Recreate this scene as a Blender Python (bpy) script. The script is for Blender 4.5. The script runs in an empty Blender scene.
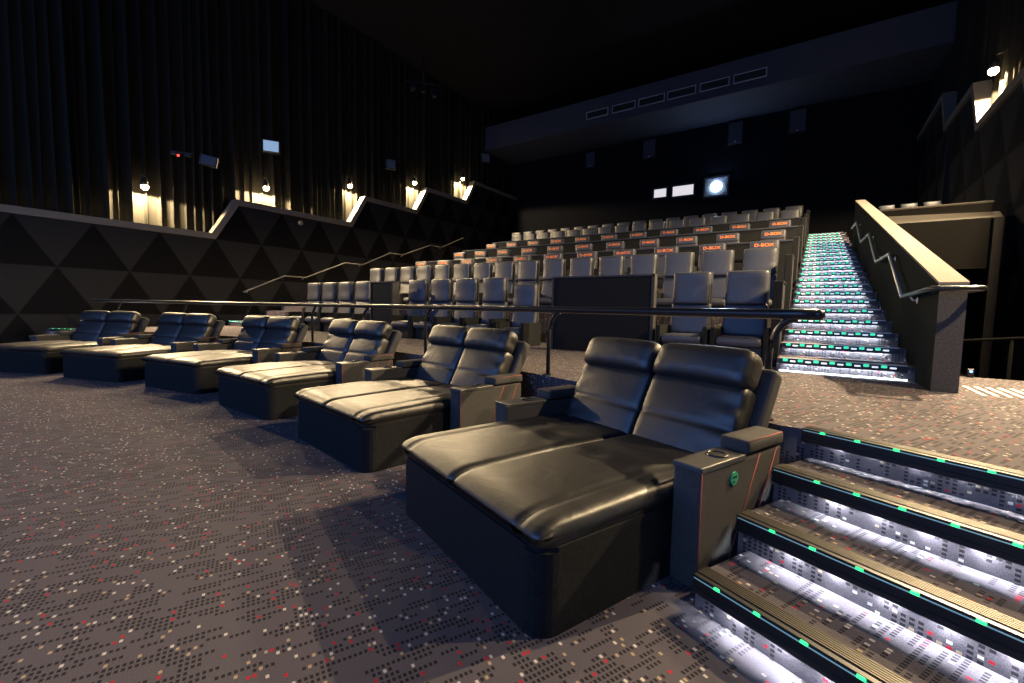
import bpy, bmesh, math, random
from mathutils import Matrix, Vector
random.seed(7)
sc = bpy.context.scene
COL = sc.collection
PI = math.pi
sin, cos, rad = math.sin, math.cos, math.radians

# ------------------------------------------------------------------ materials
def nt(name):
    m = bpy.data.materials.new(name); m.use_nodes = True
    t = m.node_tree; b = t.nodes['Principled BSDF']
    return m, t, b
def mat(name, col, rough=.6, metal=0., bump=None, emit=None, spec=.5, var=0.):
    m, t, b = nt(name)
    b.inputs['Base Color'].default_value = (*col, 1)
    b.inputs['Roughness'].default_value = rough
    b.inputs['Metallic'].default_value = metal
    b.inputs['Specular IOR Level'].default_value = spec
    tc = t.nodes.new('ShaderNodeTexCoord')
    if bump:
        s, st, dist = bump
        n = t.nodes.new('ShaderNodeTexNoise'); n.inputs['Scale'].default_value = s
        n.inputs['Detail'].default_value = 4
        t.links.new(tc.outputs['Object'], n.inputs['Vector'])
        bp = t.nodes.new('ShaderNodeBump'); bp.inputs['Strength'].default_value = st
        bp.inputs['Distance'].default_value = dist
        t.links.new(n.outputs['Fac'], bp.inputs['Height'])
        t.links.new(bp.outputs['Normal'], b.inputs['Normal'])
    if var:
        n2 = t.nodes.new('ShaderNodeTexNoise'); n2.inputs['Scale'].default_value = 60
        t.links.new(tc.outputs['Object'], n2.inputs['Vector'])
        mr = t.nodes.new('ShaderNodeMapRange'); mr.inputs['From Min'].default_value = .3; mr.inputs['From Max'].default_value = .7
        mr.inputs['To Min'].default_value = 1-var; mr.inputs['To Max'].default_value = 1+var
        t.links.new(n2.outputs['Fac'], mr.inputs['Value'])
        mx = t.nodes.new('ShaderNodeVectorMath'); mx.operation = 'SCALE'
        mx.inputs[0].default_value = col
        t.links.new(mr.outputs['Result'], mx.inputs['Scale'])
        t.links.new(mx.outputs['Vector'], b.inputs['Base Color'])
    if emit:
        b.inputs['Emission Color'].default_value = (*emit[0], 1)
        b.inputs['Emission Strength'].default_value = emit[1]
    return m

def leather(name, col, rough=.36, spec=.5):
    m, t, b = nt(name); b.inputs['Specular IOR Level'].default_value = spec
    tc = t.nodes.new('ShaderNodeTexCoord')
    b.inputs['Base Color'].default_value = (*col, 1)
    n = t.nodes.new('ShaderNodeTexNoise'); n.inputs['Scale'].default_value = 5; n.inputs['Detail'].default_value = 3
    n.inputs['Distortion'].default_value = 1.2
    n2 = t.nodes.new('ShaderNodeTexNoise'); n2.inputs['Scale'].default_value = 130; n2.inputs['Detail'].default_value = 2
    t.links.new(tc.outputs['Object'], n.inputs['Vector']); t.links.new(tc.outputs['Object'], n2.inputs['Vector'])
    b1 = t.nodes.new('ShaderNodeBump'); b1.inputs['Strength'].default_value = .16; b1.inputs['Distance'].default_value = .03
    b2 = t.nodes.new('ShaderNodeBump'); b2.inputs['Strength'].default_value = .12; b2.inputs['Distance'].default_value = .004
    t.links.new(n.outputs['Fac'], b1.inputs['Height']); t.links.new(n2.outputs['Fac'], b2.inputs['Height'])
    t.links.new(b1.outputs['Normal'], b2.inputs['Normal']); t.links.new(b2.outputs['Normal'], b.inputs['Normal'])
    mr = t.nodes.new('ShaderNodeMapRange'); mr.inputs['To Min'].default_value = rough-.06; mr.inputs['To Max'].default_value = rough+.1
    t.links.new(n.outputs['Fac'], mr.inputs['Value']); t.links.new(mr.outputs['Result'], b.inputs['Roughness'])
    return m

def carpet_mat(name, ang, base=(.090, .080, .090), kd=(.020, .018, .021)):
    """woven carpet: short runs of small dark dashes with sparse cream and red ones"""
    m, t, b = nt(name); L = t.links.new; N = t.nodes.new
    b.inputs['Roughness'].default_value = .95; b.inputs['Specular IOR Level'].default_value = .15
    geo = N('ShaderNodeNewGeometry')
    rot = N('ShaderNodeVectorRotate'); rot.rotation_type = 'Z_AXIS'; rot.inputs['Angle'].default_value = ang
    L(geo.outputs['Position'], rot.inputs['Vector'])
    sx = N('ShaderNodeSeparateXYZ'); L(rot.outputs['Vector'], sx.inputs['Vector'])
    add = N('ShaderNodeMath'); add.operation = 'ADD'; L(sx.outputs['Y'], add.inputs[0]); L(sx.outputs['Z'], add.inputs[1])
    cx, cy = .026, .0195
    def div(s, c):
        d = N('ShaderNodeMath'); d.operation = 'DIVIDE'; L(s, d.inputs[0]); d.inputs[1].default_value = c
        f = N('ShaderNodeMath'); f.operation = 'FLOOR'; L(d.outputs[0], f.inputs[0])
        r = N('ShaderNodeMath'); r.operation = 'FRACT'; L(d.outputs[0], r.inputs[0])
        return d.outputs[0], f.outputs[0], r.outputs[0]
    _, ix, fx = div(sx.outputs['X'], cx); _, iy, fy = div(add.outputs[0], cy)
    def inside(f, a, c):
        g = N('ShaderNodeMath'); g.operation = 'SUBTRACT'; L(f, g.inputs[0]); g.inputs[1].default_value = .5
        h = N('ShaderNodeMath'); h.operation = 'ABSOLUTE'; L(g.outputs[0], h.inputs[0])
        k = N('ShaderNodeMath'); k.operation = 'LESS_THAN'; L(h.outputs[0], k.inputs[0]); k.inputs[1].default_value = a
        return k.outputs[0]
    ins = N('ShaderNodeMath'); ins.operation = 'MULTIPLY'; L(inside(fx, .31, 0), ins.inputs[0]); L(inside(fy, .30, 0), ins.inputs[1])
    cid = N('ShaderNodeCombineXYZ'); L(ix, cid.inputs[0]); L(iy, cid.inputs[1])
    wn = N('ShaderNodeTexWhiteNoise'); wn.noise_dimensions = '2D'; L(cid.outputs[0], wn.inputs['Vector'])
    # runs: blocks of dashes in one column
    run = N('ShaderNodeCombineXYZ'); L(ix, run.inputs[0])
    off = N('ShaderNodeTexWhiteNoise'); off.noise_dimensions = '1D'; L(ix, off.inputs['W'])
    om = N('ShaderNodeMath'); om.operation = 'MULTIPLY_ADD'; L(off.outputs['Value'], om.inputs[0]); om.inputs[1].default_value = 5; L(iy, om.inputs[2])
    od = N('ShaderNodeMath'); od.operation = 'DIVIDE'; L(om.outputs[0], od.inputs[0]); od.inputs[1].default_value = 4.0
    of = N('ShaderNodeMath'); of.operation = 'FLOOR'; L(od.outputs[0], of.inputs[0]); L(of.outputs[0], run.inputs[1])
    wr = N('ShaderNodeTexWhiteNoise'); wr.noise_dimensions = '2D'; L(run.outputs[0], wr.inputs['Vector'])
    dm = N('ShaderNodeMath'); dm.operation = 'LESS_THAN'; L(wr.outputs['Value'], dm.inputs[0]); dm.inputs[1].default_value = .43
    dark = N('ShaderNodeMath'); dark.operation = 'MULTIPLY'; L(dm.outputs[0], dark.inputs[0]); L(ins.outputs[0], dark.inputs[1])
    def band(lo, hi):
        a = N('ShaderNodeMath'); a.operation = 'GREATER_THAN'; L(wn.outputs['Value'], a.inputs[0]); a.inputs[1].default_value = lo
        c = N('ShaderNodeMath'); c.operation = 'LESS_THAN'; L(wn.outputs['Value'], c.inputs[0]); c.inputs[1].default_value = hi
        d = N('ShaderNodeMath'); d.operation = 'MULTIPLY'; L(a.outputs[0], d.inputs[0]); L(c.outputs[0], d.inputs[1])
        e = N('ShaderNodeMath'); e.operation = 'MULTIPLY'; L(d.outputs[0], e.inputs[0]); L(ins.outputs[0], e.inputs[1])
        return e.outputs[0]
    fz = N('ShaderNodeTexNoise'); fz.inputs['Scale'].default_value = 260; L(geo.outputs['Position'], fz.inputs['Vector'])
    fr = N('ShaderNodeMapRange'); fr.inputs['From Min'].default_value = .3; fr.inputs['From Max'].default_value = .7
    fr.inputs['To Min'].default_value = .72; fr.inputs['To Max'].default_value = 1.28; L(fz.outputs['Fac'], fr.inputs['Value'])
    bs = N('ShaderNodeVectorMath'); bs.operation = 'SCALE'; bs.inputs[0].default_value = base; L(fr.outputs['Result'], bs.inputs['Scale'])
    cur = bs.outputs['Vector']
    for fac, col in ((dark.outputs[0], kd), (band(.0, .032), (.52, .48, .43)), (band(.05, .078), (.36, .27, .17)), (band(.09, .110), (.42, .015, .03))):
        mx = N('ShaderNodeMix'); mx.data_type = 'RGBA'; L(fac, mx.inputs['Factor']); L(cur, mx.inputs['A'])
        mx.inputs['B'].default_value = (*col, 1); cur = mx.outputs['Result']
    L(cur, b.inputs['Base Color'])
    bp = N('ShaderNodeBump'); bp.inputs['Strength'].default_value = .4; bp.inputs['Distance'].default_value = .004
    L(fz.outputs['Fac'], bp.inputs['Height']); L(bp.outputs['Normal'], b.inputs['Normal'])
    return m

M_CARPET = carpet_mat('dash_carpet', .434)
M_LEATHER = leather('black_leather', (.013, .013, .014), .43, .85)
M_SEATLE = leather('grey_leather', (.045, .049, .062), .42)
M_FABRIC = mat('charcoal_fabric', (.010, .011, .0125), .9, bump=(420, .5, .003), var=.35, spec=.2)
M_FABRIC2 = mat('grey_fabric', (.055, .054, .052), .9, bump=(420, .5, .003), var=.12, spec=.2)
M_SHELL = mat('seat_shell', (.040, .041, .045), .75, bump=(300, .3, .002), spec=.3)
M_BLACK = mat('black_plastic', (.010, .010, .011), .45)
M_BLKMET = mat('black_metal', (.012, .013, .016), .28)
M_STITCH = mat('red_stitching', (.32, .06, .05), .8)
M_SEAM = mat('seam_thread', (.30, .29, .27), .7)
M_CREASE = mat('seam_shadow', (.008, .008, .009), .8)
M_GREENDISC = mat('green_badge', (.03, .36, .19), .4)
M_TRAY = mat('tray_plastic', (.06, .058, .055), .35)
M_BRONZE = mat('bronze_tread', (.065, .057, .046), .42, metal=.6, bump=(60, .2, .002))
M_NOSE = mat('nosing_profile', (.012, .012, .013), .35)
M_ALU = mat('aluminium_edge', (.62, .62, .62), .35, metal=.6)
M_GREEN = mat('green_led', (.0, .5, .2), .4, emit=((.02, 1., .16), 3.0))
M_GREEN2 = mat('green_led_far', (.0, .5, .25), .4, emit=((.05, .60, .36), 1.3))
M_WHITELED = mat('white_led', (.9, .9, .9), .4, emit=((.86, .91, 1.), 13))
M_WHITELED2 = mat('white_led_far', (.9, .9, .9), .4, emit=((.80, .88, 1.), 1.0))
M_STRIP = mat('white_strip_light', (.9, .9, .9), .4, emit=((.85, .95, .95), 4))
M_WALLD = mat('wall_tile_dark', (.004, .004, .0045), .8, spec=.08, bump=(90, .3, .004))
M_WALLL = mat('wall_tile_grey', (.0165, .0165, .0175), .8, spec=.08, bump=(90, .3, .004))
M_WALLG = mat('wall_plain', (.030, .030, .033), .85, spec=.08, bump=(40, .2, .004))
M_BACKWALL = mat('back_wall_paint', (.005, .0055, .008), .8, spec=.08, bump=(30, .2, .004))
M_CEIL = mat('ceiling_paint', (.010, .010, .011), .9, spec=.08)
M_SOFFIT = mat('soffit_paint', (.045, .052, .070), .75, spec=.08, bump=(20, .1, .004))
M_LEDGE = mat('ledge_trim_paint', (.15, .137, .12), .7, spec=.08, bump=(120, .25, .003), var=.12)
M_CAP = mat('parapet_cap_fabric', (.15, .138, .122), .85, spec=.08, bump=(220, .4, .003), var=.15)
M_BALC = mat('balcony_fabric', (.005, .0046, .0043), .9, bump=(300, .3, .003), spec=.06)
M_ZIGLIT = mat('rail_lit_tone', (.45, .46, .45), .35, metal=.7)  # pale tone stands in for stair lights shining on the zigzag rail
M_PIL = mat('pilaster_paint', (.014, .013, .012), .8, spec=.1)
M_MATTE = mat('matte_black', (.003, .003, .003), .9, spec=.02)
M_CAPDIM = mat('balcony_trim', (.028, .025, .022), .85, bump=(220, .4, .003), spec=.08)
M_RAILDIM = mat('brushed_rail', (.13, .125, .115), .5, metal=.3)
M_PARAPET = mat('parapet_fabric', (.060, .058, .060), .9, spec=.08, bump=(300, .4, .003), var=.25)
M_PARASHADE = mat('parapet_side_shaded', (.004, .0055, .005), .9, spec=.08, bump=(300, .4, .003), var=.25)  # parapet fabric darkened: side shade and green LED tint put into the colour
M_CURTAIN = mat('black_drape', (.018, .017, .0135), .85, bump=(150, .3, .004), spec=.05)
M_LAMPLENS = mat('lamp_lens', (1, 1, 1), .3, emit=((1., .74, .40), 60))
M_ORANGE = mat('orange_print', (.95, .26, .05), .6)
M_PORT = mat('port_glass_lit', (.8, .8, .8), .2, emit=((.95, .90, .92), .75))
M_BEAM = mat('projector_lens', (1, 1, 1), .1, emit=((.75, .86, 1.), 60))
M_SPOTGLASS = mat('flood_lens', (.4, .5, .6), .15, emit=((.38, .58, .85), .55))
M_DIMGLASS = mat('dim_glass', (.10, .13, .17), .12)
M_VENTFRAME = mat('vent_frame', (.34, .36, .42), .5)
M_TACT = mat('tactile_white', (.70, .69, .66), .5)
M_REDLED = mat('red_led', (.5, .01, .01), .3, emit=((1, .05, .04), 4))
M_BLUELED = mat('blue_led', (.2, .4, .9), .3, emit=((.30, .5, 1.), 2.0))

# ------------------------------------------------------------------ mesh helpers
def T(x=0, y=0, z=0): return Matrix.Translation((x, y, z))
def RX(a): return Matrix.Rotation(a, 4, 'X')
def RY(a): return Matrix.Rotation(a, 4, 'Y')
def RZ(a): return Matrix.Rotation(a, 4, 'Z')

def box(bm, lo, hi, r=0., seg=2, M=None, mi=0, smooth=False):
    lo, hi = Vector(lo), Vector(hi)
    c = (lo+hi)/2; s = hi-lo
    g = bmesh.ops.create_cube(bm, size=1, matrix=T(*c) @ Matrix.Diagonal((*s, 1)))
    vs = g['verts']; fs = {f for v in vs for f in v.link_faces}
    if r > 0:
        es = list({e for v in vs for e in v.link_edges})
        b = bmesh.ops.bevel(bm, geom=es, offset=min(r, min(s)*.49), segments=seg, profile=.5, affect='EDGES')
        vs = list({v for f in b['faces'] for v in f.verts} | {v for v in vs if v.is_valid})
        fs = {f for v in vs for f in v.link_faces}
    for f in fs: f.material_index = mi; f.smooth = smooth
    if M: bmesh.ops.transform(bm, matrix=M, verts=list({v for f in fs for v in f.verts}))
    return fs

def prism(bm, pts, z0, z1, M=None, mi=0):
    """closed polygon in XY extruded from z0 to z1"""
    a = [bm.verts.new((x, y, z0)) for x, y in pts]; b = [bm.verts.new((x, y, z1)) for x, y in pts]
    n = len(pts); fs = [bm.faces.new(a[::-1]), bm.faces.new(b)]
    for i in range(n): fs.append(bm.faces.new((a[i], a[(i+1) % n], b[(i+1) % n], b[i])))
    for f in fs: f.material_index = mi
    if M: bmesh.ops.transform(bm, matrix=M, verts=a+b)
    return fs

def axis_grid(h, r, n):
    ed = [-h, -h+r*.12, -h+r*.4, -h+r]
    mid = [-h+r+(2*h-2*r)*i/n for i in range(1, n)]
    return ed+mid+[-x for x in ed[::-1]]

def cushion(bm, w, d, h, r, nx=6, ny=6, nz=2, shape=None, M=None, mi=0):
    """rounded soft block centred on the origin; shape(x,y,z)->(x,y,z) deforms it"""
    gx, gy, gz = axis_grid(w/2, r, nx), axis_grid(d/2, r, ny), axis_grid(h/2, r, nz)
    X, Y, Z = len(gx)-1, len(gy)-1, len(gz)-1; vm = {}
    def vert(i, j, k):
        if (i, j, k) in vm: return vm[i, j, k]
        p = Vector((gx[i], gy[j], gz[k]))
        c = Vector([max(-(s/2-r), min(s/2-r, q)) for s, q in zip((w, d, h), p)])
        e = p-c
        if e.length > 1e-9: p = c + e.normalized()*r if sum(abs(q) > 1e-9 for q in e) > 1 else p
        if shape: p = Vector(shape(*p))
        if M: p = M @ p
        vm[i, j, k] = bm.verts.new(p); return vm[i, j, k]
    fs = []
    for k, fl in ((0, True), (Z, False)):
        for i in range(X):
            for j in range(Y):
                q = [vert(i, j, k), vert(i+1, j, k), vert(i+1, j+1, k), vert(i, j+1, k)]
                fs.append(bm.faces.new(q[::-1] if fl else q))
    for j, fl in ((0, False), (Y, True)):
        for i in range(X):
            for k in range(Z):
                q = [vert(i, j, k), vert(i+1, j, k), vert(i+1, j, k+1), vert(i, j, k+1)]
                fs.append(bm.faces.new(q[::-1] if fl else q))
    for i, fl in ((0, True), (X, False)):
        for j in range(Y):
            for k in range(Z):
                q = [vert(i, j, k), vert(i, j+1, k), vert(i, j+1, k+1), vert(i, j, k+1)]
                fs.append(bm.faces.new(q[::-1] if fl else q))
    for f in fs: f.smooth = True; f.material_index = mi
    return fs

def tube(bm, pts, r, n=8, mi=0, closed=False, caps=True):
    pts = [Vector(p) for p in pts]; rings = []
    N = len(pts)
    for i, p in enumerate(pts):
        a = pts[i-1] if i or closed else p; b = pts[(i+1) % N] if i < N-1 or closed else p
        d = (b-a).normalized()
        up = Vector((0, 0, 1)) if abs(d.z) < .95 else Vector((1, 0, 0))
        u = d.cross(up).normalized(); v = u.cross(d).normalized()
        rings.append([bm.verts.new(p + u*r*cos(2*PI*k/n) + v*r*sin(2*PI*k/n)) for k in range(n)])
    fs = []
    for i in range(N if closed else N-1):
        A, B = rings[i], rings[(i+1) % N]
        for k in range(n): fs.append(bm.faces.new((A[k], A[(k+1) % n], B[(k+1) % n], B[k])))
    if caps and not closed:
        fs.append(bm.faces.new(rings[0][::-1])); fs.append(bm.faces.new(rings[-1]))
    for f in fs: f.material_index = mi; f.smooth = len(f.verts) == 4
    return fs

def cyl(bm, c, r, h, n=24, axis='Z', r2=None, mi=0):
    M = T(*c)
    if axis == 'X': M = M @ RY(PI/2)
    if axis == 'Y': M = M @ RX(-PI/2)
    g = bmesh.ops.create_cone(bm, cap_ends=True, segments=n, radius1=r, radius2=r if r2 is None else r2, depth=h, matrix=M)
    for f in {f for v in g['verts'] for f in v.link_faces}: f.material_index = mi; f.smooth = len(f.verts) == 4

def obj(name, bm, mats, parent=None, loc=None, rz=0):
    me = bpy.data.meshes.new(name)
    bmesh.ops.recalc_face_normals(bm, faces=bm.faces[:])
    bm.to_mesh(me); bm.free()
    for m in (mats if isinstance(mats, (list, tuple)) else [mats]): me.materials.append(m)
    o = bpy.data.objects.new(name, me); COL.objects.link(o)
    if parent: o.parent = parent
    if loc: o.location = loc
    o.rotation_euler.z = rz
    return o
def nb(): return bmesh.new()
def tag(o, label, cat, group=None, kind=None):
    o['label'] = label; o['category'] = cat
    if group: o['group'] = group
    if kind: o['kind'] = kind
    return o
def thing(name, label, cat, loc=(0, 0, 0), rz=0, group=None):
    o = bpy.data.objects.new(name, None); COL.objects.link(o)
    o.empty_display_size = .2; o.location = loc; o.rotation_euler.z = rz
    return tag(o, label, cat, group)
def struct(name, bm, mats, label=None, **k):
    o = obj(name, bm, mats, **k); o['kind'] = 'structure'
    if label: o['label'] = label; o['category'] = label_cat(name)
    return o
def label_cat(n): return n.split('_')[0]
def copy_tree(o, parent=None):
    c = o.copy(); COL.objects.link(c)
    if parent: c.parent = parent
    for ch in list(o.children): copy_tree(ch, c)
    return c
ORD = ['', 'first', 'second', 'third', 'fourth', 'fifth', 'sixth', 'seventh', 'eighth', 'ninth', 'tenth', 'eleventh', 'twelfth',
       'thirteenth', 'fourteenth', 'fifteenth', 'sixteenth', 'seventeenth', 'eighteenth', 'nineteenth', 'twentieth', 'twenty-first']
def nth(i): return ORD[i]

# ------------------------------------------------------------------ camera
cam = bpy.data.cameras.new('camera'); co = bpy.data.objects.new('camera', cam); COL.objects.link(co); sc.camera = co
F, YAW, PIT, ROLL = 442.254, .598163, .072748, .020763
fwd = Vector((-sin(YAW)*cos(PIT), cos(YAW)*cos(PIT), -sin(PIT)))
rt = Vector((cos(YAW), sin(YAW), 0)); up = rt.cross(fwd)
r2 = cos(ROLL)*rt + sin(ROLL)*up; u2 = -sin(ROLL)*rt + cos(ROLL)*up
co.matrix_world = Matrix(((r2.x, u2.x, -fwd.x, -.7253), (r2.y, u2.y, -fwd.y, -1.5396), (r2.z, u2.z, -fwd.z, 1.3305), (0, 0, 0, 1)))
cam.sensor_width = 36; cam.lens = F/1024*36; cam.clip_start = .05; cam.clip_end = 200

# ------------------------------------------------------------------ layout constants
XL, XR = -16.0, 2.1           # side walls
YB = 21.0                     # back wall
ZC = 12.2                     # ceiling
CX, CY = -7.6, -12.93         # centre of the curved front row
RB, RP = 14.1, 16.08          # bed front radius, platform edge radius
HP = .64                      # platform height
PH = .43411                   # heading of the front steps
TS, RS = .39616, .16          # front steps going / rise
ROWZ = .62; ROWP = 2.2
def st(a, b, z, mir=False):   # front-step frame -> world
    x, y = a*cos(PH)+b*sin(PH), -a*sin(PH)+b*cos(PH)
    return Vector(((2*CX-x) if mir else x, y, z))
def arc(phi, r, z=0): return Vector((CX+r*sin(phi), CY+r*cos(phi), z))

# ------------------------------------------------------------------ room shell
bm = nb(); box(bm, (XL-.6, -9, -.2), (8, 6, 0)); struct('floor', bm, M_CARPET)
PHI0 = math.asin((-1.348*cos(PH)+3*TS*sin(PH)-CX)/RP)
bm = nb()
pts = []
a0 = st(-1.48, 3*TS-.02, 0); phiR = math.atan2(a0.x-CX, a0.y-CY)
NA = 48
for i in range(NA+1):
    p = arc(-phiR + 2*phiR*i/NA, RP); pts.append((p.x, p.y))
q = st(-1.40, 3*TS, 0); pts.append((q.x, q.y)); q = st(2.4, 3*TS, 0); pts.append((q.x, q.y))
pts += [(5, 5.85), (.2, 5.85), (.2, 6.6), (-17.2, 6.6)]
q = st(2.4, 3*TS, 0, True); pts.append((q.x, q.y)); q = st(-1.40, 3*TS, 0, True); pts.append((q.x, q.y))
prism(bm, pts, 0.002, HP); struct('floor_platform', bm, M_CARPET)

# raked tiers under the rows (each tier its own step)
for k in range(1, 7):
    bm = nb(); y0 = 4.85+ROWP*k-.35
    box(bm, (XL+1.35, y0, .3), (-1.12, YB, HP+ROWZ*k)); struct('floor_tier_%d' % k, bm, M_CARPET)

bm = nb(); box(bm, (XL-1, -9, ZC), (8, YB+.5, ZC+.3)); struct('ceiling', bm, M_CEIL)
bm = nb(); box(bm, (XL-1, YB, -.2), (8, YB+.4, ZC)); struct('wall_back', bm, M_BACKWALL)
bm = nb(); box(bm, (XL-.4, 18.2, 10.0), (8, YB, 11.24), .02); struct('trim_soffit', bm, M_SOFFIT)
bm = nb(); box(bm, (XL-1, -9.4, -.2), (8, -9, ZC)); struct('wall_front', bm, M_BACKWALL)

# tiled side walls with the stepped ledge
TW, TH, TZ, TY = 1.385, 1.15, 2.13, 1.17
def vy(L, m): return TY+TW*(m+(L % 2)*.5)
BANDS = [(-2, -6, None), (-1, -6, None), (0, -6, None), (1, 2, 1), (2, 6, 2), (3, 8, 3), (4, 11, 4)]
def tile_wall(name, x, side, ylo=-7):
    bm = nb(); rnd = random.Random(3)
    def tri(a, b, c, mi):
        cen = ((a[0]+b[0]+c[0])/3, (a[1]+b[1]+c[1])/3)
        h = (.010 if mi else .004)*side
        vs = [bm.verts.new((x, *q)) for q in (a, b, c)]; v = bm.verts.new((x+h, *cen))
        for i in range(3):
            f = bm.faces.new((vs[i], vs[(i+1) % 3], v)); f.material_index = mi
    for L, m0, s in BANDS:
        z0, z1 = TZ+TH*L, TZ+TH*(L+1)
        for m in range(m0, 16):
            y0, y1 = vy(L, m), vy(L, m+1); ya, yb = y0+TW/2, y1+TW/2
            if y0 > YB-.3: break
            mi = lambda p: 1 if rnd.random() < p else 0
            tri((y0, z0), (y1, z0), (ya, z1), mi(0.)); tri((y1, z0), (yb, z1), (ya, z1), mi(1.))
    # backing so no light leaks
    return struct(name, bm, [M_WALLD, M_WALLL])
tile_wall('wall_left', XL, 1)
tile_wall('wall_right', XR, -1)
LEDGE = [(-7, 3.28), (4.6325, 3.28), (5.325, 4.43), (9.48, 4.43), (10.1725, 5.58), (12.9425, 5.58), (13.635, 6.73), (16.405, 6.73), (17.0975, 7.88), (YB, 7.88)]
def ledge(name, x, side):
    bm = nb(); t = .17
    n = len(LEDGE); A = []
    for i, (y, z) in enumerate(LEDGE):
        # mitred offset upward of the polyline
        def nrm(a, b):
            d = Vector((b[0]-a[0], b[1]-a[1])).normalized(); return Vector((-d.y, d.x))
        n1 = nrm(LEDGE[max(i-1, 0)], LEDGE[max(i, 1)]); n2 = nrm(LEDGE[min(i, n-2)], LEDGE[min(i+1, n-1)])
        mv = (n1+n2).normalized(); mv = mv*(t/max(.5, mv.dot(n1)))
        A.append(((y, z), (y+mv.x, z+mv.y)))
    xs = (x+side*.06, x-side*.26)
    rows = [[bm.verts.new((xx, *p)) for xx in xs for p in a] for a in A]
    for i in range(n-1):
        a, b = rows[i], rows[i+1]
        for q in ((0, 1), (1, 3), (3, 2), (2, 0)): bm.faces.new((a[q[0]], a[q[1]], b[q[1]], b[q[0]]))
    bm.faces.new(rows[0]); bm.faces.new(rows[-1])
    return struct(name, bm, M_LEDGE)
ledge('trim_ledge_left', XL, 1); ledge('trim_ledge_right', XR, -1)
# solid wall behind the tiles, up to the ceiling
bm = nb(); box(bm, (XL-1.0, -9, -.3), (XL-.62, YB+.3, ZC)); struct('wall_left_backing', bm, M_CEIL)
bm = nb(); box(bm, (XR+.62, -9, -.3), (XR+1.0, YB+.3, ZC)); struct('wall_right_backing', bm, M_CEIL)

def curtain(name, x, side, ylo, yhi, label):
    bm = nb(); rnd = random.Random(11 if side > 0 else 5); cols = []
    y = ylo; zs = [2.6, 4.5, 6, 8, 10, ZC-.01]
    pk = True
    while y < yhi:
        w = rnd.uniform(.07, .15)
        dep = rnd.choice((.08, .12, .17, .24))
        tw = rnd.uniform(-.05, .05)
        prof = ((0, 0), (.24, .06), (.38, .75), (.5, 1), (.62, .78), (.78, .08))
        for f, h in prof: cols.append((y+w*f, dep*h, tw))
        y += w + rnd.uniform(.06, .24)
    V = []
    for (yy, h, tw) in cols:
        V.append([bm.verts.new((x-side*.24+side*h*(1-.25*min(1, (z-2.6)/6)), yy+tw*max(0, 1-abs(z-3.8)/3), z)) for z in zs])
    for a, b in zip(V, V[1:]):
        for k in range(len(zs)-1):
            f = bm.faces.new((a[k], b[k], b[k+1], a[k+1])); f.smooth = True
    return tag(obj(name, bm, M_CURTAIN), label, 'curtain')
curtain('pleated_curtain', XL-.12, 1, -5, YB-.05, 'tall black pleated drape above the zigzag ledge on the long tiled wall')
curtain('pleated_curtain', XR+.12, -1, -5, YB-.05, 'black pleated drape above the ledge on the wall beyond the lit stairs')

# ------------------------------------------------------------------ wall lamps (warm downlights)
def wall_lamp(x, y, z, side, label, power):
    t = thing('wall_lamp', label, 'lamp', (x, y, z), 0, 'warm downlights above the ledges')
    bm = nb(); cyl(bm, (0, 0, .08), .075, .2, 20); cyl(bm, (0, 0, .20), .075, .05, 20, r2=.03); obj('housing', bm, M_BLACK, t)
    bm = nb(); bmesh.ops.create_uvsphere(bm, u_segments=20, v_segments=12, radius=.085, matrix=T(0, 0, -.03)); obj('lens', bm, M_LAMPLENS, t)
    bm = nb(); tube(bm, [(0, 0, .2), (0, 0, .3), (-side*.2, 0, .34)], .014); obj('bracket', bm, M_BLACK, t)
    l = bpy.data.lights.new('lamp_light', 'SPOT'); l.energy = power; l.color = (1., .74, .42); l.spot_size = rad(172); l.spot_blend = .12
    l.shadow_soft_size = .05
    lo = bpy.data.objects.new('lamp_light', l); COL.objects.link(lo); lo.location = (0, 0, -.13); lo.parent = t
    return t
for i, (y, z) in enumerate([(2.95, 4.48), (6.2, 5.2), (9.42, 6.03), (12.8, 6.96), (16.1, 7.96)]):
    wall_lamp(XL+.005, y, z, 1, '%s warm lamp %s the drape on the long tiled wall' % (
        ['frontmost', 'second from front', 'third from front', 'fourth from front', 'rearmost'][i], 'glowing against'), 2200)
for i, (y, z) in enumerate([(12.2, 6.6), (9.9, 5.85), (6.16, 5.12), (2.92, 4.4)]):
    wall_lamp(XR-.005, y, z, -1, ['warm lamp by the pleated drape beyond the lit stairs', 'warm lamp at the picture edge above the drape beyond the stairs',
              'warm lamp above the dark exit passage', 'warm lamp above the bronze nosed front steps'][i], (3200, 2600, 4600, 1100)[i])

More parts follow.
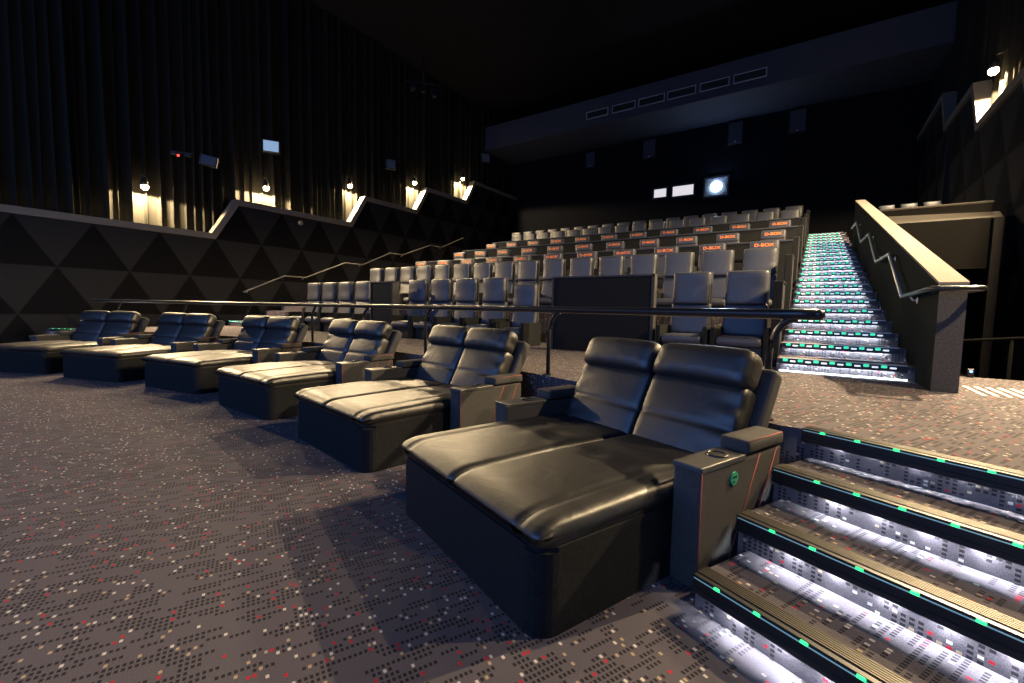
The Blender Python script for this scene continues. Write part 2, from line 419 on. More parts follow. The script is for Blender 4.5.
# ------------------------------------------------------------------ front steps
def front_steps(mir, a0s, a1, word, names):
    for k in range(3):
        bm = nb(); z1 = RS*(k+1); z0 = 0.003
        c = [st(a0s[k], TS*k+.012, 0, mir), st(a1, TS*k+.012, 0, mir), st(a1, TS*3+.01, 0, mir), st(a0s[k], TS*3+.01, 0, mir)]
        if mir: c = c[::-1]
        prism(bm, [(p.x, p.y) for p in c], z0, z1); struct('floor_step_%s_%d' % (word, k+1), bm, M_CARPET)
    for k in range(4):
        z = RS*(k+1); a00 = a0s[k]
        org = st(a00, TS*k, z, mir)
        rz = -PH if not mir else PH
        w = a1-a00
        t = thing('step_nosing', names[k], 'step nosing', org, rz, 'lit nosings of the front steps' if not mir else 'lit nosings of the far steps')
        s = -1 if mir else 1
        x0, x1 = (0, w) if not mir else (-w, 0)
        bm = nb(); box(bm, (x0, .012, -.002), (x1, .098, .008), .003, 1)
        for j in range(6): box(bm, (x0, .020+j*.0125, .007), (x1, .026+j*.0125, .012))
        obj('tread_plate', bm, M_BRONZE, t)
        bm = nb(); box(bm, (x0, -.018, -.050), (x1, .012, .010), .004, 1); box(bm, (x0, -.022, -.070), (x1, -.012, -.040), .003, 1); obj('front_profile', bm, M_NOSE, t)
        bm = nb(); box(bm, (x0+.01, -.0205, -.004), (x1-.01, -.017, .0005)); obj('light_line', bm, M_LINE, t)
        i = 0
        off = [-1.0945, -1.0913, -1.0940, -1.2564][k]
        while off+.17184*i < a1-.03:
            xx = (off+.17184*i-a00)*s
            bm2 = None
            if LEDMESH[0] is None:
                bm2 = nb(); box(bm2, (-.013, -.004, -.005), (.013, .004, .006), .003, 2)
                LEDMESH[0] = obj('green_led', bm2, M_GREEN, t, (xx, -.019, .003)).data
            else:
                o = bpy.data.objects.new('green_led', LEDMESH[0]); COL.objects.link(o); o.parent = t; o.location = (xx, -.019, .003)
            xw = xx+.086*s
            if WLED[0] is None:
                bm2 = nb(); box(bm2, (-.022, -.007, -.004), (.022, .007, .0)); WLED[0] = obj('white_led', bm2, M_UNDER, t, (xw, .002, -.0505)).data
            elif off+.17184*i < a1-.1:
                o = bpy.data.objects.new('white_led', WLED[0]); COL.objects.link(o); o.parent = t; o.location = (xw, .002, -.0505)
            i += 1
M_LINE = mat('nosing_light_line', (.6, .8, .7), .4, emit=((.35, .7, .5), .14))
M_UNDER = mat('under_nosing_light', (.9, .9, .9), .4, emit=((.84, .9, 1.), 850))
LEDMESH = [None]; WLED = [None]
front_steps(False, [-1.215, -1.27, -1.32, -1.37], 1.9, 'right',
            ['bronze nosing with green lights on the lowest step beside the near bed', 'bronze nosing with green lights on the second step up beside the near bed',
             'bronze nosing with green lights on the third step up beside the near bed', 'bronze nosing with green lights along the platform edge at the top step'])
front_steps(True, [-.74, -.79, -.84, -.89], .25, 'left',
            ['green lit nosing on the lowest step past the farthest bed', 'green lit nosing on the second step past the farthest bed',
             'green lit nosing on the third step past the farthest bed', 'green lit nosing on the top step past the farthest bed'])

# ------------------------------------------------------------------ double beds
def make_bed(badge):
    t = thing('double_bed_recliner', '', 'recliner', (0, 0, 0), 0, 'double recliner beds in the curved front row')
    W = 1.45; hw = W/2
    # base
    bm = nb()
    r = .10; pts = []
    for cx_, cy_, a in ((hw-r, r, -PI/2), (hw-.02, 1.72-.02, 0), (-hw+.02, 1.72-.02, PI/2), (-hw+r, r, PI)):
        rr = r if cy_ < 1 else .02
        for k in range(7): pts.append((cx_+rr*cos(a+PI/2*k/6), cy_+rr*sin(a+PI/2*k/6)))
    prism(bm, pts, .0, .375)
    es = [e for e in bm.edges if all(abs(v.co.z-.375) < 1e-5 for v in e.verts)]
    bmesh.ops.bevel(bm, geom=es, offset=.02, segments=3, affect='EDGES')
    obj('base', bm, M_FABRIC, t)
    # two mattress halves
    for s in (-1, 1):
        bm = nb(); w = hw+.008; d = 1.46; h = .10
        def shp(x, y, z, s=s, w=w, d=d):
            u, v = x/(w/2), y/(d/2)
            if z > 0:
                z += .018*(1-u*u)*(1-v*v)
                z -= .030*math.exp(-((v+1)/.10)**2)          # rolled front edge
                z += .012*math.exp(-((y+.0)/.30)**2)*.4
                # stitched channel near the outer side
                xo = x*s
                z -= .016*math.exp(-((xo-(w/2-.15))/.011)**2)
                z -= .010*math.exp(-((y-.07)/.012)**2)*(.5+.5*sin(x*17+s))
                # soft creases near the leg-rest joint
                z += .006*sin(x*26+y*9+s)*math.exp(-((y-.12)/.14)**2)
            return x, y, z
        cushion(bm, w, d, h, .045, 26, 34, 2, shp, T(s*w/2*1.0-s*.003, d/2-.018, .435))
        o = obj('mattress', bm, M_LEATHER, t)
        bm = nb(); xl = s*(w/2-.15)
        def topz(y): return .435+shp(xl, y, h/2)[2]
        ys = [-d/2+.012+(d-.30)*k/40 for k in range(41)]
        tube(bm, [(xl+s*w/2-s*.003, y+d/2-.018, topz(y)+.0035-(.035*max(0, 1-(y+d/2)/.03))) for y in ys], .0026, 5)
        obj('stitched_seam', bm, M_SEAM, o)
    # dark band under the cushions with piping
    bm = nb(); pts2 = [(x*.985, .012+y*.985) for x, y in pts]; prism(bm, pts2, .37, .405)
    obj('cushion_band', bm, M_BLACK, t)
    # reclined back: two lower back cushions, two head cushions
    tilt = rad(28)
    for s in (-1, 1):
        w = hw-.035
        bm = nb(); hgt = .56
        def shp(x, y, z, s=s, w=w, hgt=hgt):
            u, v = x/(w/2), z/(hgt/2)
            if y < 0:
                y -= .018*(1-u*u)*(1-v*v)
                y += .013*math.exp(-((z+.02)/.014)**2)
                y += .007*sin(z*42+x*7*s)*math.exp(-((u*s-.95)/.35)**2)
            return x, y, z
        M = T(.01+s*(w/2+.001), 1.45, .45) @ RX(-tilt) @ T(0, .0, .20)
        cushion(bm, w, .17, hgt, .05, 16, 2, 22, shp, M)
        obj('back_cushion', bm, M_LEATHER, t)
        bm = nb()
        def shp2(x, y, z, s=s, w=w):
            u = x/(w/2)
            if y < 0: y -= .022*(1-u*u)*(1-(z/.14)**2)
            y += .004*sin(x*40)*(1 if z < 0 else 0)*math.exp(-((z+.10)/.04)**2)
            z += -.008*u*u
            return x, y, z
        M = T(.01+s*(w/2+.003), 1.46, .45) @ RX(-tilt) @ T(0, -.050, .575)
        cushion(bm, w+.005, .20, .265, .075, 16, 4, 8, shp2, M)
        obj('head_cushion', bm, M_LEATHER, t)
    # rear shell
    bm = nb(); M = T(0, 1.45, .45) @ RX(-tilt)
    box(bm, (-hw-.005, .07, -.16), (hw+.03, .19, .66), .03, 3, M, smooth=False); obj('backrest_shell', bm, M_SHELL, t)
    # arms
    for s in (-1, 1):
        bm = nb(); x0, x1 = (hw+.005, hw+.155) if s > 0 else (-hw-.155, -hw-.005)
        box(bm, (x0, .84, 0.0), (x1, 1.64, .585), .012, 2)
        a = obj('armrest', bm, M_FABRIC2, t)
        bm = nb(); box(bm, (x0-.004, .835, .575), (x1+.004, 1.24, .605), .006, 2); obj('armrest_tray', bm, M_TRAY, a)
        bm = nb(); xm = (x0+x1)/2
        tube(bm, [(xm+.048*cos(k*PI/10), 1.10+.048*sin(k*PI/10), .607) for k in range(20)], .007, 6, closed=True)
        cyl(bm, (xm, 1.10, .602), .047, .009, 20, mi=1); obj('cup_holder', bm, [M_BLKMET, M_BLACK], a)
        bm = nb(); cushion(bm, .166, .40, .075, .022, 3, 6, 1, None, T(xm, 1.455, .632)); obj('armrest_pad', bm, M_FABRIC2, a)
        bm = nb(); xs = x1+.001 if s > 0 else x0-.001
        def stripe(p, q):
            tube(bm, [(xs, *p), (xs, *q)], .0028, 5)
        stripe((1.39, .585), (1.10, .02)); stripe((1.58, .585), (1.29, .02))
        for yy in (.843,): stripe((yy, .01), (yy, .58))
        stripe((1.26, .665), (1.64, .665))
        obj('red_stitching', bm, M_STITCH, a)
        if s > 0 and badge:
            bm = nb(); cyl(bm, (xs+.002, 1.13, .50), .034, .008, 28, 'X')
            n = obj('number_badge', bm, M_GREENDISC, a)
            bm = nb()
            for (dy, dz, ry, rzz) in ((-.011, .008, .006, .009), (.012, .008, .006, .009)):
                cyl(bm, (xs+.0065, 1.13+dy, .50+dz), .007, .003, 12, 'X')
            tube(bm, [(xs+.0065, 1.13+.016*cos(k), .50-.004+.013*sin(k)) for k in (PI+.4, PI+1, PI*1.5, PI*2-1, PI*2-.4)], .0028, 5)
            obj('badge_mark', bm, M_BLACK, n)
    return t
bed0 = make_bed(True); bed1 = make_bed(False)
BEDS = ['black leather double bed recliner nearest the camera, beside the bronze nosed steps', 'black leather double bed recliner second from the bronze nosed steps',
        'black leather double bed recliner third from the bronze nosed steps', 'black leather double bed recliner fourth from the bronze nosed steps',
        'black leather double bed recliner fifth from the steps, second from far end', 'farthest black leather double bed recliner, at the end by the tiled wall']
for i, ph in enumerate(((-2.236, .156, -.355), (-4.304, .754, -.170), (-6.523, 1.028, -.040), (-8.756, 1.014, .150), (-10.74, .54, .290), (-12.62, -.06, .43))):
    o = (bed0, bed1)[i] if i < 2 else copy_tree(bed1)
    o['label'] = BEDS[i]
    o.location = (ph[0], ph[1], 0); o.rotation_euler.z = ph[2]

# ------------------------------------------------------------------ guard rail behind the beds
t = thing('guard_rail', 'long black curved guard rail standing behind the double beds', 'railing', arc(0, RP+.05, HP))
org = arc(0, RP+.05, HP)
bm = nb(); n = 60; a0, a1 = rad(-26.6), rad(25.3)
tube(bm, [arc(a0+(a1-a0)*i/n, RP+.05, 1.335)-org for i in range(n+1)], .033, 12)
for a in (a0, a1):
    g = bmesh.ops.create_uvsphere(bm, u_segments=12, v_segments=8, radius=.033, matrix=T(*(arc(a, RP+.05, 1.335)-org)))
    for v in g['verts']:
        for f in v.link_faces: f.smooth = True
obj('handrail', bm, M_BLKMET, t)
for d in (24.3, 16.4, 7.9, 2.2, -3.1, -10.2, -17.1, -24):
    a = rad(d); bm = nb()
    P = [arc(a, RP+.06, HP)-org, arc(a, RP+.06, HP+.40)-org]
    for k in range(1, 7):
        q = k/6; P.append(arc(a+rad(.55)*(1-cos(q*PI/2)), RP+.06-.0*q, HP+.40+.27*sin(q*PI/2))-org)
    tube(bm, P, .022, 10); cyl(bm, arc(a, RP+.06, HP+.006)-org, .05, .012, 16)
    obj('post', bm, M_BLKMET, t)

# ------------------------------------------------------------------ cinema seats
def make_seat(pitch, h):
    t = thing('cinema_seat', '', 'seat', (0, 0, 0)); w = pitch-.15; k = h/1.33
    bm = nb(); box(bm, (-w/2, .10, 0), (w/2, .62, .26*k), .015, 1); obj('base', bm, M_BLACK, t)
    bm = nb(); cushion(bm, w, .56, .15, .07, 3, 4, 1, None, T(0, .29, .30*k)); obj('seat_cushion', bm, M_SEATLE, t)
    bm = nb(); cushion(bm, w, .12, .50*k, .05, 3, 1, 4, None, T(0, .60, .60*k) @ RX(-rad(12))); obj('back_cushion', bm, M_SEATLE, t)
    bm = nb()
    def shp(x, y, z):
        u = x/(w/2)
        return x, y-.03*(1-u*u)*(1 if y < 0 else .4)-.05*max(0, z/.25)**2*0-.03*max(0, -z/.25), z
    cushion(bm, w-.03, .11, .50*k, .045, 6, 2, 6, shp, T(0, .62, 1.08*k)); obj('head_cushion', bm, M_SEATLE, t)
    bm = nb(); box(bm, (-w/2+.005, .655, .2), (w/2-.005, .71, 1.335*k), .018, 2); obj('back_shell', bm, M_SHELL, t)
    for s in (-1, 1):
        bm = nb(); x0, x1 = sorted((s*(w/2+.004), s*(pitch/2-.003)))
        box(bm, (x0, .03, 0), (x1, .66, .50*k), .008, 1); a = obj('armrest', bm, M_FABRIC, t)
    return t
LOGO = None
def make_motion_seat():
    t = thing('motion_seat', '', 'seat', (0, 0, 0)); w = .60; p = 1.108
    bm = nb(); box(bm, (-w/2, .08, 0), (w/2, .62, .28), .015, 1); obj('base', bm, M_BLACK, t)
    bm = nb(); cushion(bm, w, .56, .16, .07, 3, 4, 1, None, T(0, .29, .33)); obj('seat_cushion', bm, M_SEATLE, t)
    bm = nb(); cushion(bm, w, .13, .56, .05, 3, 1, 4, None, T(0, .59, .62) @ RX(-rad(10))); obj('back_cushion', bm, M_SEATLE, t)
    bm = nb(); cushion(bm, w-.02, .12, .24, .04, 4, 2, 3, None, T(0, .60, .985)); hd = obj('head_cushion', bm, M_SEATLE, t)
    bm = nb(); box(bm, (-w/2+.005, .655, .2), (w/2-.005, .71, 1.09), .018, 2); obj('back_shell', bm, M_SHELL, t)
    cu = bpy.data.curves.new('logo', 'FONT'); cu.body = 'D-BOX'; cu.size = .125; cu.extrude = .002; cu.offset = .0035; cu.align_x = 'CENTER'; cu.align_y = 'CENTER'
    tmp = bpy.data.objects.new('logo_tmp', cu); COL.objects.link(tmp)
    bpy.context.view_layer.update()
    me = bpy.data.meshes.new_from_object(tmp.evaluated_get(bpy.context.evaluated_depsgraph_get()))
    bpy.data.objects.remove(tmp)
    me.transform(T(0, .535, 1.0) @ RX(PI/2) @ Matrix.Diagonal((1.0, .78, 1, 1)))
    me.materials.clear(); me.materials.append(M_ORANGE)
    lg = bpy.data.objects.new('orange_lettering', me); COL.objects.link(lg); lg.parent = hd
    for s in (-1, 1):
        bm = nb(); x0, x1 = sorted((s*(w/2+.004), s*(p/2-.004)))
        box(bm, (x0, .03, 0), (x1, .62, .56), .01, 1); a = obj('armrest', bm, M_FABRIC, t)
        bm = nb(); cyl(bm, ((x0+x1)/2, .17, .562), .045, .012, 16); obj('cup_holder', bm, M_BLKMET, a)
    return t
seat = make_seat(.738, 1.33); seat_lo = make_seat(.70, 1.18); motion = make_motion_seat()
used = set()
def place(proto, x, yb, z, label, group):
    o = proto if proto.name not in used else copy_tree(proto)
    used.add(proto.name)
    o.location = (x, yb-.62, z); o['label'] = label; o['group'] = group
    return o
# front row, broken by two low partitions
G1 = 'leather seats of the front tiered row'
row1 = [-1.58, -2.35]
place(seat, -1.58, 5.85, HP, 'grey leather seat of the front row, beside the lit stairs', G1)
place(seat, -2.35, 5.85, HP, 'grey leather seat of the front row between wide partition and aisle seat', G1)
for i, x in enumerate((-6.22, -6.98, -7.72, -8.46)):
    place(seat, x, 5.85, HP, 'grey leather front row seat between the partitions, %s beyond the lower seat' % nth(i+1), G1)
place(seat_lo, -5.46, 5.85, HP, 'lower leather front row seat directly beside the wide dark partition', G1)
for i, x in enumerate((-10.48, -11.22, -11.96, -12.70)):
    place(seat, x, 5.85, HP, 'front row leather seat, %s beyond the narrow dark partition' % nth(i+1), G1)
def row(proto, k, yb, x0, x1, n, word, kind, htop):
    for i in range(n):
        x = x1+(x0-x1)*i/(n-1)
        place(proto, x, yb, htop, '%s in the %s, %s from the lit stairs' % (kind, word, 'aisle seat, first' if i == 0 else nth(i+1)), 'seats of the '+word)
row(seat, 2, 8.05, -12.71, -1.64, 16, 'second row', 'plain grey leather seat', 1.24)
row(motion, 3, 10.25, -12.87, -1.78, 11, 'third row', 'orange lettered headrest seat', 1.915)
row(motion, 4, 12.45, -12.95, -1.78, 11, 'fourth row', 'orange lettered headrest seat', 2.50)
row(motion, 5, 14.55, -12.88, -1.78, 11, 'fifth row', 'orange lettered headrest seat', 3.12)
row(seat, 6, 16.45, -12.79, -1.63, 16, 'sixth row', 'plain grey leather seat', 3.58)
row(seat, 7, 18.45, -14.20, -1.60, 18, 'rearmost row', 'plain dark leather seat', 4.10)

# low partitions in the front row
def partition(x0, x1, y, z1, label, sd):
    t = thing('wheelchair_space_partition', label, 'partition', ((x0+x1)/2, y, HP)); w = (x1-x0)/2; h = z1-HP
    bm = nb(); box(bm, (-w+.03, .02, 0), (w-.05, .09, h-.03), .004, 1); obj('panel', bm, M_FABRIC, t)
    bm = nb(); box(bm, (-w, .0, h-.035), (w, .12, h), .005, 1); box(bm, (-w, 0, 0), (-w+.03, .11, h-.035), .003, 1)
    obj('frame', bm, M_SHELL, t)
    bm = nb(); box(bm, (w-.05, 0, 0), (w, sd, h), .006, 1); obj('side_panel', bm, M_FABRIC2, t)
partition(-4.62, -2.80, 5.40, 1.925, 'wide dark low partition panel in the front row, near the aisle', .13)
partition(-9.64, -8.82, 5.40, 1.925, 'narrow dark low partition panel further along the front row', .2)

# end panels of the rows at the lit stairs
for i, (y, z0, z1) in enumerate(((5.25, HP, 1.77), (7.45, 1.24, 2.36), (9.65, 1.9, 2.98), (11.85, 2.5, 3.58), (13.95, 3.12, 4.15), (15.85, 3.6, 4.6), (17.85, 4.1, 5.1))):
    t = thing('row_end_panel', 'dark fabric end panel closing the %s row beside the lit stairs' % ['front', 'second', 'third', 'fourth', 'fifth', 'sixth', 'rearmost'][i], 'end panel', (-1.145, y, z0), 0, 'row end panels at the stairs')
    bm = nb(); box(bm, (-.055, 0, -.3), (.045, .72, z1-z0), .012, 2); obj('panel', bm, M_FABRIC, t)
    bm = nb(); box(bm, (.045, 0, -.3), (.060, .03, z1-z0-.01), .004, 1); box(bm, (-.055, -.004, z1-z0-.006), (.06, .72, z1-z0+.006), .003, 1); obj('edge_trim', bm, M_SHELL, t)
# low walls behind the motion rows
for i, (y, z) in enumerate(((10.98, 3.12), (13.15, 3.80), (15.25, 4.42))):
    bm = nb(); box(bm, (-13.4, y, z-1.1), (-1.25, y+.08, z-.04)); box(bm, (-13.4, y-.03, z-.04), (-1.25, y+.12, z), .01, 2, mi=1)
    struct('trim_%d' % (i+1), bm, [M_FABRIC, M_SOFFIT])

# ------------------------------------------------------------------ lit back stairs
NS, RU, TU = 21, .158, .56
YS = 4.82
XSL = -1.08
def xwall(y): return .22 - .0235*(y-4.13)
for k in range(NS):
    bm = nb(); y0 = YS+TU*k; z = HP+RU*(k+1)
    y1 = y0+TU if k < NS-1 else YB
    prism(bm, [(XSL, y0), (xwall(y0)-.0, y0), (xwall(y1)-.0, y1), (XSL, y1)], .2, z)
    struct('floor_stair_%d' % (k+1), bm, M_CARPET)
gl = wl = None
M_RISERFILL = mat('riser_fill_glow', (.9, .9, .9), .4, emit=((.80, .92, 1.), 130))  # glow of the hidden strips added to brighten the risers
for k in range(NS):
    y0 = YS+TU*k; z = HP+RU*(k+1); xr = xwall(y0)-.16
    L = xr-XSL-.04
    lab = 'step nosing of green and white lights, %s up the tall back stairs' % (nth(k+1) if k < NS-1 else 'topmost')
    t = thing('stair_nosing', lab, 'step nosing', (XSL+.03, y0, z), 0, 'lit nosings of the back stairs')
    bm = nb(); box(bm, (0, -.040, -.048), (L+.1, .012, .006), .004, 1); box(bm, (0, -.046, -.062), (L+.1, -.038, -.040)); obj('front_profile', bm, M_NOSE, t)
    bm = nb(); box(bm, (0, -.041, .004), (L+.1, .05, .012)); obj('tread_edge', bm, M_ALU, t)
    bm = nb(); box(bm, (.05, -.034, -.052), (L, -.022, -.0485)); obj('riser_fill', bm, M_RISERFILL, t)  # added strip, hidden behind the lip, lights the riser
    n = 7
    for i in range(n):
        for kind in (0, 1):
            if kind == 1 and i == n: continue
            x = L*((i+.5)/n) + (L/n*.5 if kind else 0) - L/n*.12
            if kind == 0:
                if gl is None:
                    bm = nb(); box(bm, (-.026, -.008, -.018), (.026, .006, .014), .006, 1); gl = obj('green_led', bm, M_GREEN2, t, (x, -.045, -.012)).data
                else:
                    o = bpy.data.objects.new('green_led', gl); COL.objects.link(o); o.parent = t; o.location = (x, -.045, -.012)
            else:
                if wl is None:
                    bm = nb(); box(bm, (-.028, -.008, -.004), (.028, .006, .014), .004, 1); wl = obj('white_led', bm, M_WHITELED2, t, (x, -.045, -.03)).data
                else:
                    o = bpy.data.objects.new('white_led', wl); COL.objects.link(o); o.parent = t; o.location = (x, -.045, -.03)
bm = nb(); box(bm, (XSL+.03, YS-.022, HP+.002), (xwall(YS)-.06, YS-.004, HP+.016)); tag(obj('strip_light', bm, M_STRIP), 'white strip light glowing along the foot of the back stairs', 'strip light')
# stair lights of the far aisle
for k in range(8):
    bm = nb(); y0 = YS+.1+TU*k; z = HP+RU*(k+1)
    box(bm, (XL+.05, y0, .2), (XL+1.35, y0+TU if k < 7 else YB, z)); struct('floor_far_stair_%d' % (k+1), bm, M_CARPET)
    if k < 2:
        t = thing('stair_nosing', 'lit nosing on the %s stair of the aisle along the long tiled wall' % nth(k+1), 'step nosing', (XL+.1, y0, z), 0, 'lit nosings of the far aisle')
        bm = nb(); box(bm, (0, -.015, -.05), (1.2, .012, .006), .004, 1); obj('front_profile', bm, M_NOSE, t)
        for i in range(7):
            o = bpy.data.objects.new('green_led', gl); COL.objects.link(o); o.parent = t; o.location = (.1+i*.17, -.02, -.012)
            o = bpy.data.objects.new('white_led', wl); COL.objects.link(o); o.parent = t; o.location = (.18+i*.165, -.02, -.03)

# ------------------------------------------------------------------ stair parapet with handrail
t = thing('stair_parapet', 'tall dark parapet with a pale cap rising along the lit stairs', 'parapet', (.31, 4.13, HP))
bm = nb(); SL = .292; Y1 = 13.6; th = .19
def pz(y): return 1.665+SL*(y-4.13)
def quadbox(bm, P, mi=0):
    v = [bm.verts.new(Vector(p)-Vector((.31, 4.13, HP))) for p in P]
    for q in ((3, 2, 1, 0), (4, 5, 6, 7), (0, 1, 5, 4), (1, 2, 6, 5), (2, 3, 7, 6), (3, 0, 4, 7)):
        f = bm.faces.new([v[i] for i in q]); f.material_index = mi
xa, xb = xwall(4.13), xwall(Y1)
quadbox(bm, [(xa, 4.13, HP), (xa+th, 4.13, HP), (xb+th, Y1, HP), (xb, Y1, HP), (xa, 4.13, pz(4.13)-.02), (xa+th, 4.13, pz(4.13)-.02), (xb+th, Y1, pz(Y1)-.02), (xb, Y1, pz(Y1)-.02)])
for f in bm.faces:
    if abs(f.normal.x) > .5 or f.calc_center_median().y > 1: f.material_index = 1
bm.normal_update()
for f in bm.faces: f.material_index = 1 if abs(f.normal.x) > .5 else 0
obj('wall_panel', bm, [M_PARAPET, M_PARASHADE], t)
bm = nb(); e = .006
quadbox(bm, [(xa-e, 4.13-e, pz(4.13)-.025), (xa+th+e, 4.13-e, pz(4.13)-.025), (xb+th+e, Y1, pz(Y1)-.025), (xb-e, Y1, pz(Y1)-.025), (xa-e, 4.13-e, pz(4.13)), (xa+th+e, 4.13-e, pz(4.13)), (xb+th+e, Y1, pz(Y1)), (xb-e, Y1, pz(Y1))])
obj('cap', bm, M_CAP, t)
t2 = thing('stair_handrail', 'black zigzag handrail fixed along the tall parapet of the lit stairs', 'handrail', (.31, 4.13, HP))
bm = nb(); O = Vector((.31, 4.13, HP))
HR = [(4.0, 1.6), (5.41, 1.575), (6.62, 2.21), (7.9, 2.235), (9.2, 2.88), (10.5, 2.91), (11.8, 3.55), (13.0, 3.60)]
P = [Vector((xwall(y)-.075, y, z))-O for y, z in HR]
loop = [Vector(q)-O for q in ((xa+th+.08, 4.6, 1.6), (xa+th+.08, 4.02, 1.6), (xa+th+.05, 3.98, 1.6), (xa-.04, 3.98, 1.6), (xa-.075, 4.02, 1.6))]
tube(bm, P[1:], .024, 8); obj('rail', bm, M_ZIGLIT, t2)
bm = nb(); tube(bm, loop+P[1:2], .0245, 8); obj('end_loop', bm, M_BLKMET, t2)
for y, z in ((5.0, 1.58), (6.62, 2.21), (9.2, 2.88), (11.8, 3.55)):
    bm = nb(); tube(bm, [Vector((xwall(y)-.075, y, z))-O, Vector((xwall(y)-.04, y, z-.06))-O, Vector((xwall(y)+.0, y, z-.06))-O], .011, 6)
    cyl(bm, Vector((xwall(y)-.004, y, z-.06))-O, .035, .008, 14, 'X'); obj('bracket', bm, M_ALU, t2)
bm = nb(); tube(bm, [Vector((xa+th+.08, 4.5, 1.6))-O, Vector((xa+th+.03, 4.5, 1.54))-O, Vector((xa+th, 4.5, 1.54))-O], .011, 6); obj('bracket', bm, M_BLKMET, t2)

# ------------------------------------------------------------------ exit passage and balcony parapet on the right
BX = .29
bm = nb(); box(bm, (BX, 10.0, 2.25), (XR, 10.2, 3.16))
v = [bm.verts.new(q) for q in ((BX, 10.0, 3.16), (1.95, 10.0, 3.16), (1.95, 10.25, 3.30), (BX, 10.25, 3.36))]
f = bm.faces.new(v); f.material_index = 1
struct('wall_balcony', bm, [M_BALC, M_CAPDIM])
bm = nb(); box(bm, (BX-.01, 10.3, 2.25), (1.86, 10.5, 3.47)); box(bm, (BX-.01, 10.28, 3.47), (1.88, 10.6, 3.515), .01, 1, mi=1)
struct('wall_balcony_upper', bm, [M_BALC, M_CAPDIM])
bm = nb(); box(bm, (1.80, 9.85, -1.5), (1.93, 10.05, 3.14), .006, 1); struct('trim_pilaster', bm, M_PIL)
bm = nb(); box(bm, (.42, 5.86, -.1), (XR, 12, .25)); struct('floor_exit_ramp', bm, M_WALLG)
bm = nb(); box(bm, (.3, 11.8, 0), (XR, 12, 2.3)); struct('wall_exit_end', bm, M_BACKWALL)
bm = nb(); box(bm, (.3, 10.2, 2.2), (XR, 12, 2.26)); struct('ceiling_exit', bm, M_BACKWALL)
bm = nb(); box(bm, (XR-.08, 15.6, 3.2), (XR+.0, 15.75, 6.2)); struct('trim_wall_post', bm, M_CAPDIM)
t = thing('exit_handrail', 'thin black handrail at the dark exit beside the parapet', 'handrail', (.9, 5.9, HP))
bm = nb(); tube(bm, [(-.38, .1, .40), (-.2, .1, .41), (.3, .1, .47), (1.2, .1, .55)], .018, 8); obj('rail', bm, M_MATTE, t)
for x in (-.36, .29, 1.1):
    bm = nb(); tube(bm, [(x, .1, -1.4), (x, .1, .42+max(0, x)*.12)], .018, 8); obj('post', bm, M_MATTE, t)
t = thing('guide_light', 'small blue guide light at the dark exit passage', 'light', (.83, 5.78, HP))
bm = nb(); box(bm, (-.03, 0, 0), (.03, .05, .10), .008, 2); obj('housing', bm, M_BLACK, t)
bm = nb(); cyl(bm, (0, -.004, .072), .015, .012, 14, 'Y'); obj('lens', bm, M_BLUELED, t)
# balcony seats peeping over
for i, x in enumerate((.30, .77, 1.24, 1.71)):
    o = copy_tree(seat); o.location = (x, 14.2, 3.12); o['group'] = 'seats above the balcony'
    o['label'] = 'grey seat behind the balcony wall, %s from the stair parapet' % nth(i+1); o.scale = (.62, 1, 1.0)
bm = nb(); box(bm, (.05, 13.4, 2.9), (XR, YB, 3.118)); struct('floor_balcony', bm, M_CARPET)
# tactile ground strips
t = thing('tactile_paving', 'white tactile strips on the carpet before the dark exit', 'tactile strips', (.98, 4.55, HP))
bm = nb()
for c_ in range(10):
    for r_ in range(4):
        box(bm, (-.42+c_*.088, -.42+r_*.165+c_*.022, .0), (-.385+c_*.088, -.27+r_*.165+c_*.022, .006), .003, 1)
obj('strips', bm, M_TACT, t)

# ------------------------------------------------------------------ handrail along the long tiled wall
t = thing('wall_handrail', 'thin stepped handrail climbing the long tiled wall', 'handrail', (XL+.1, 5.3, 1.7))
O = Vector((XL+.1, 5.3, 1.7)); bm = nb()
HL = [(5.36, 1.70), (6.7, 2.31), (7.46, 2.31), (9.1, 2.99), (9.89, 2.99), (11.31, 3.62), (12.0, 3.62), (13.69, 4.26), (14.44, 4.25), (16.05, 4.94)]
tube(bm, [Vector((XL+.12, y, z))-O for y, z in HL], .022, 8); obj('rail', bm, M_RAILDIM, t)
for y, z in ((5.5, 1.76), (7.4, 2.31), (9.8, 2.99), (12, 3.62), (14.4, 4.25)):
    bm = nb(); tube(bm, [Vector((XL+.12, y, z))-O, Vector((XL+.04, y, z-.06))-O, Vector((XL-.02, y, z-.06))-O], .011, 6); obj('bracket', bm, M_ALU, t)
bm = nb(); cyl(bm, (XL+.06, 7.34, 4.22), .085, .06, 20, 'X'); cyl(bm, (XL+.10, 7.34, 4.22), .05, .05, 20, 'X'); tag(obj('wall_sensor', bm, M_LEDGE), 'small round pale sensor on the long tiled wall', 'sensor')

# ------------------------------------------------------------------ devices on the drape wall
def flood(x, y, z, w, h, rz, tilt, m, label, roll=0):
    t = thing('drape_fixture', label, 'wall light', (x, y, z), rz)
    M = RX(tilt) @ RY(roll)
    bm = nb(); box(bm, (-w/2, 0, -h/2), (w/2, .16, h/2), .02, 2, M); obj('housing', bm, M_BLACK, t)
    bm = nb(); box(bm, (-w/2+.04, -.012, -h/2+.04), (w/2-.04, .01, h/2-.04), .006, 1, M); obj('lens', bm, m, t)
    bm = nb(); tube(bm, [(-w/2-.02, .08, 0), (-w/2-.02, .25, .05), (w/2+.02, .25, .05), (w/2+.02, .08, 0)], .014, 6); tube(bm, [(0, .25, .05), (-.10, .40, .05)], .02, 6); obj('bracket', bm, M_BLACK, t)
    return t
flood(XL+.3, 6.23, 6.48, .52, .42, rad(60), rad(-5), M_SPOTGLASS, 'pale blue lit flood light high on the drape between the lamps')
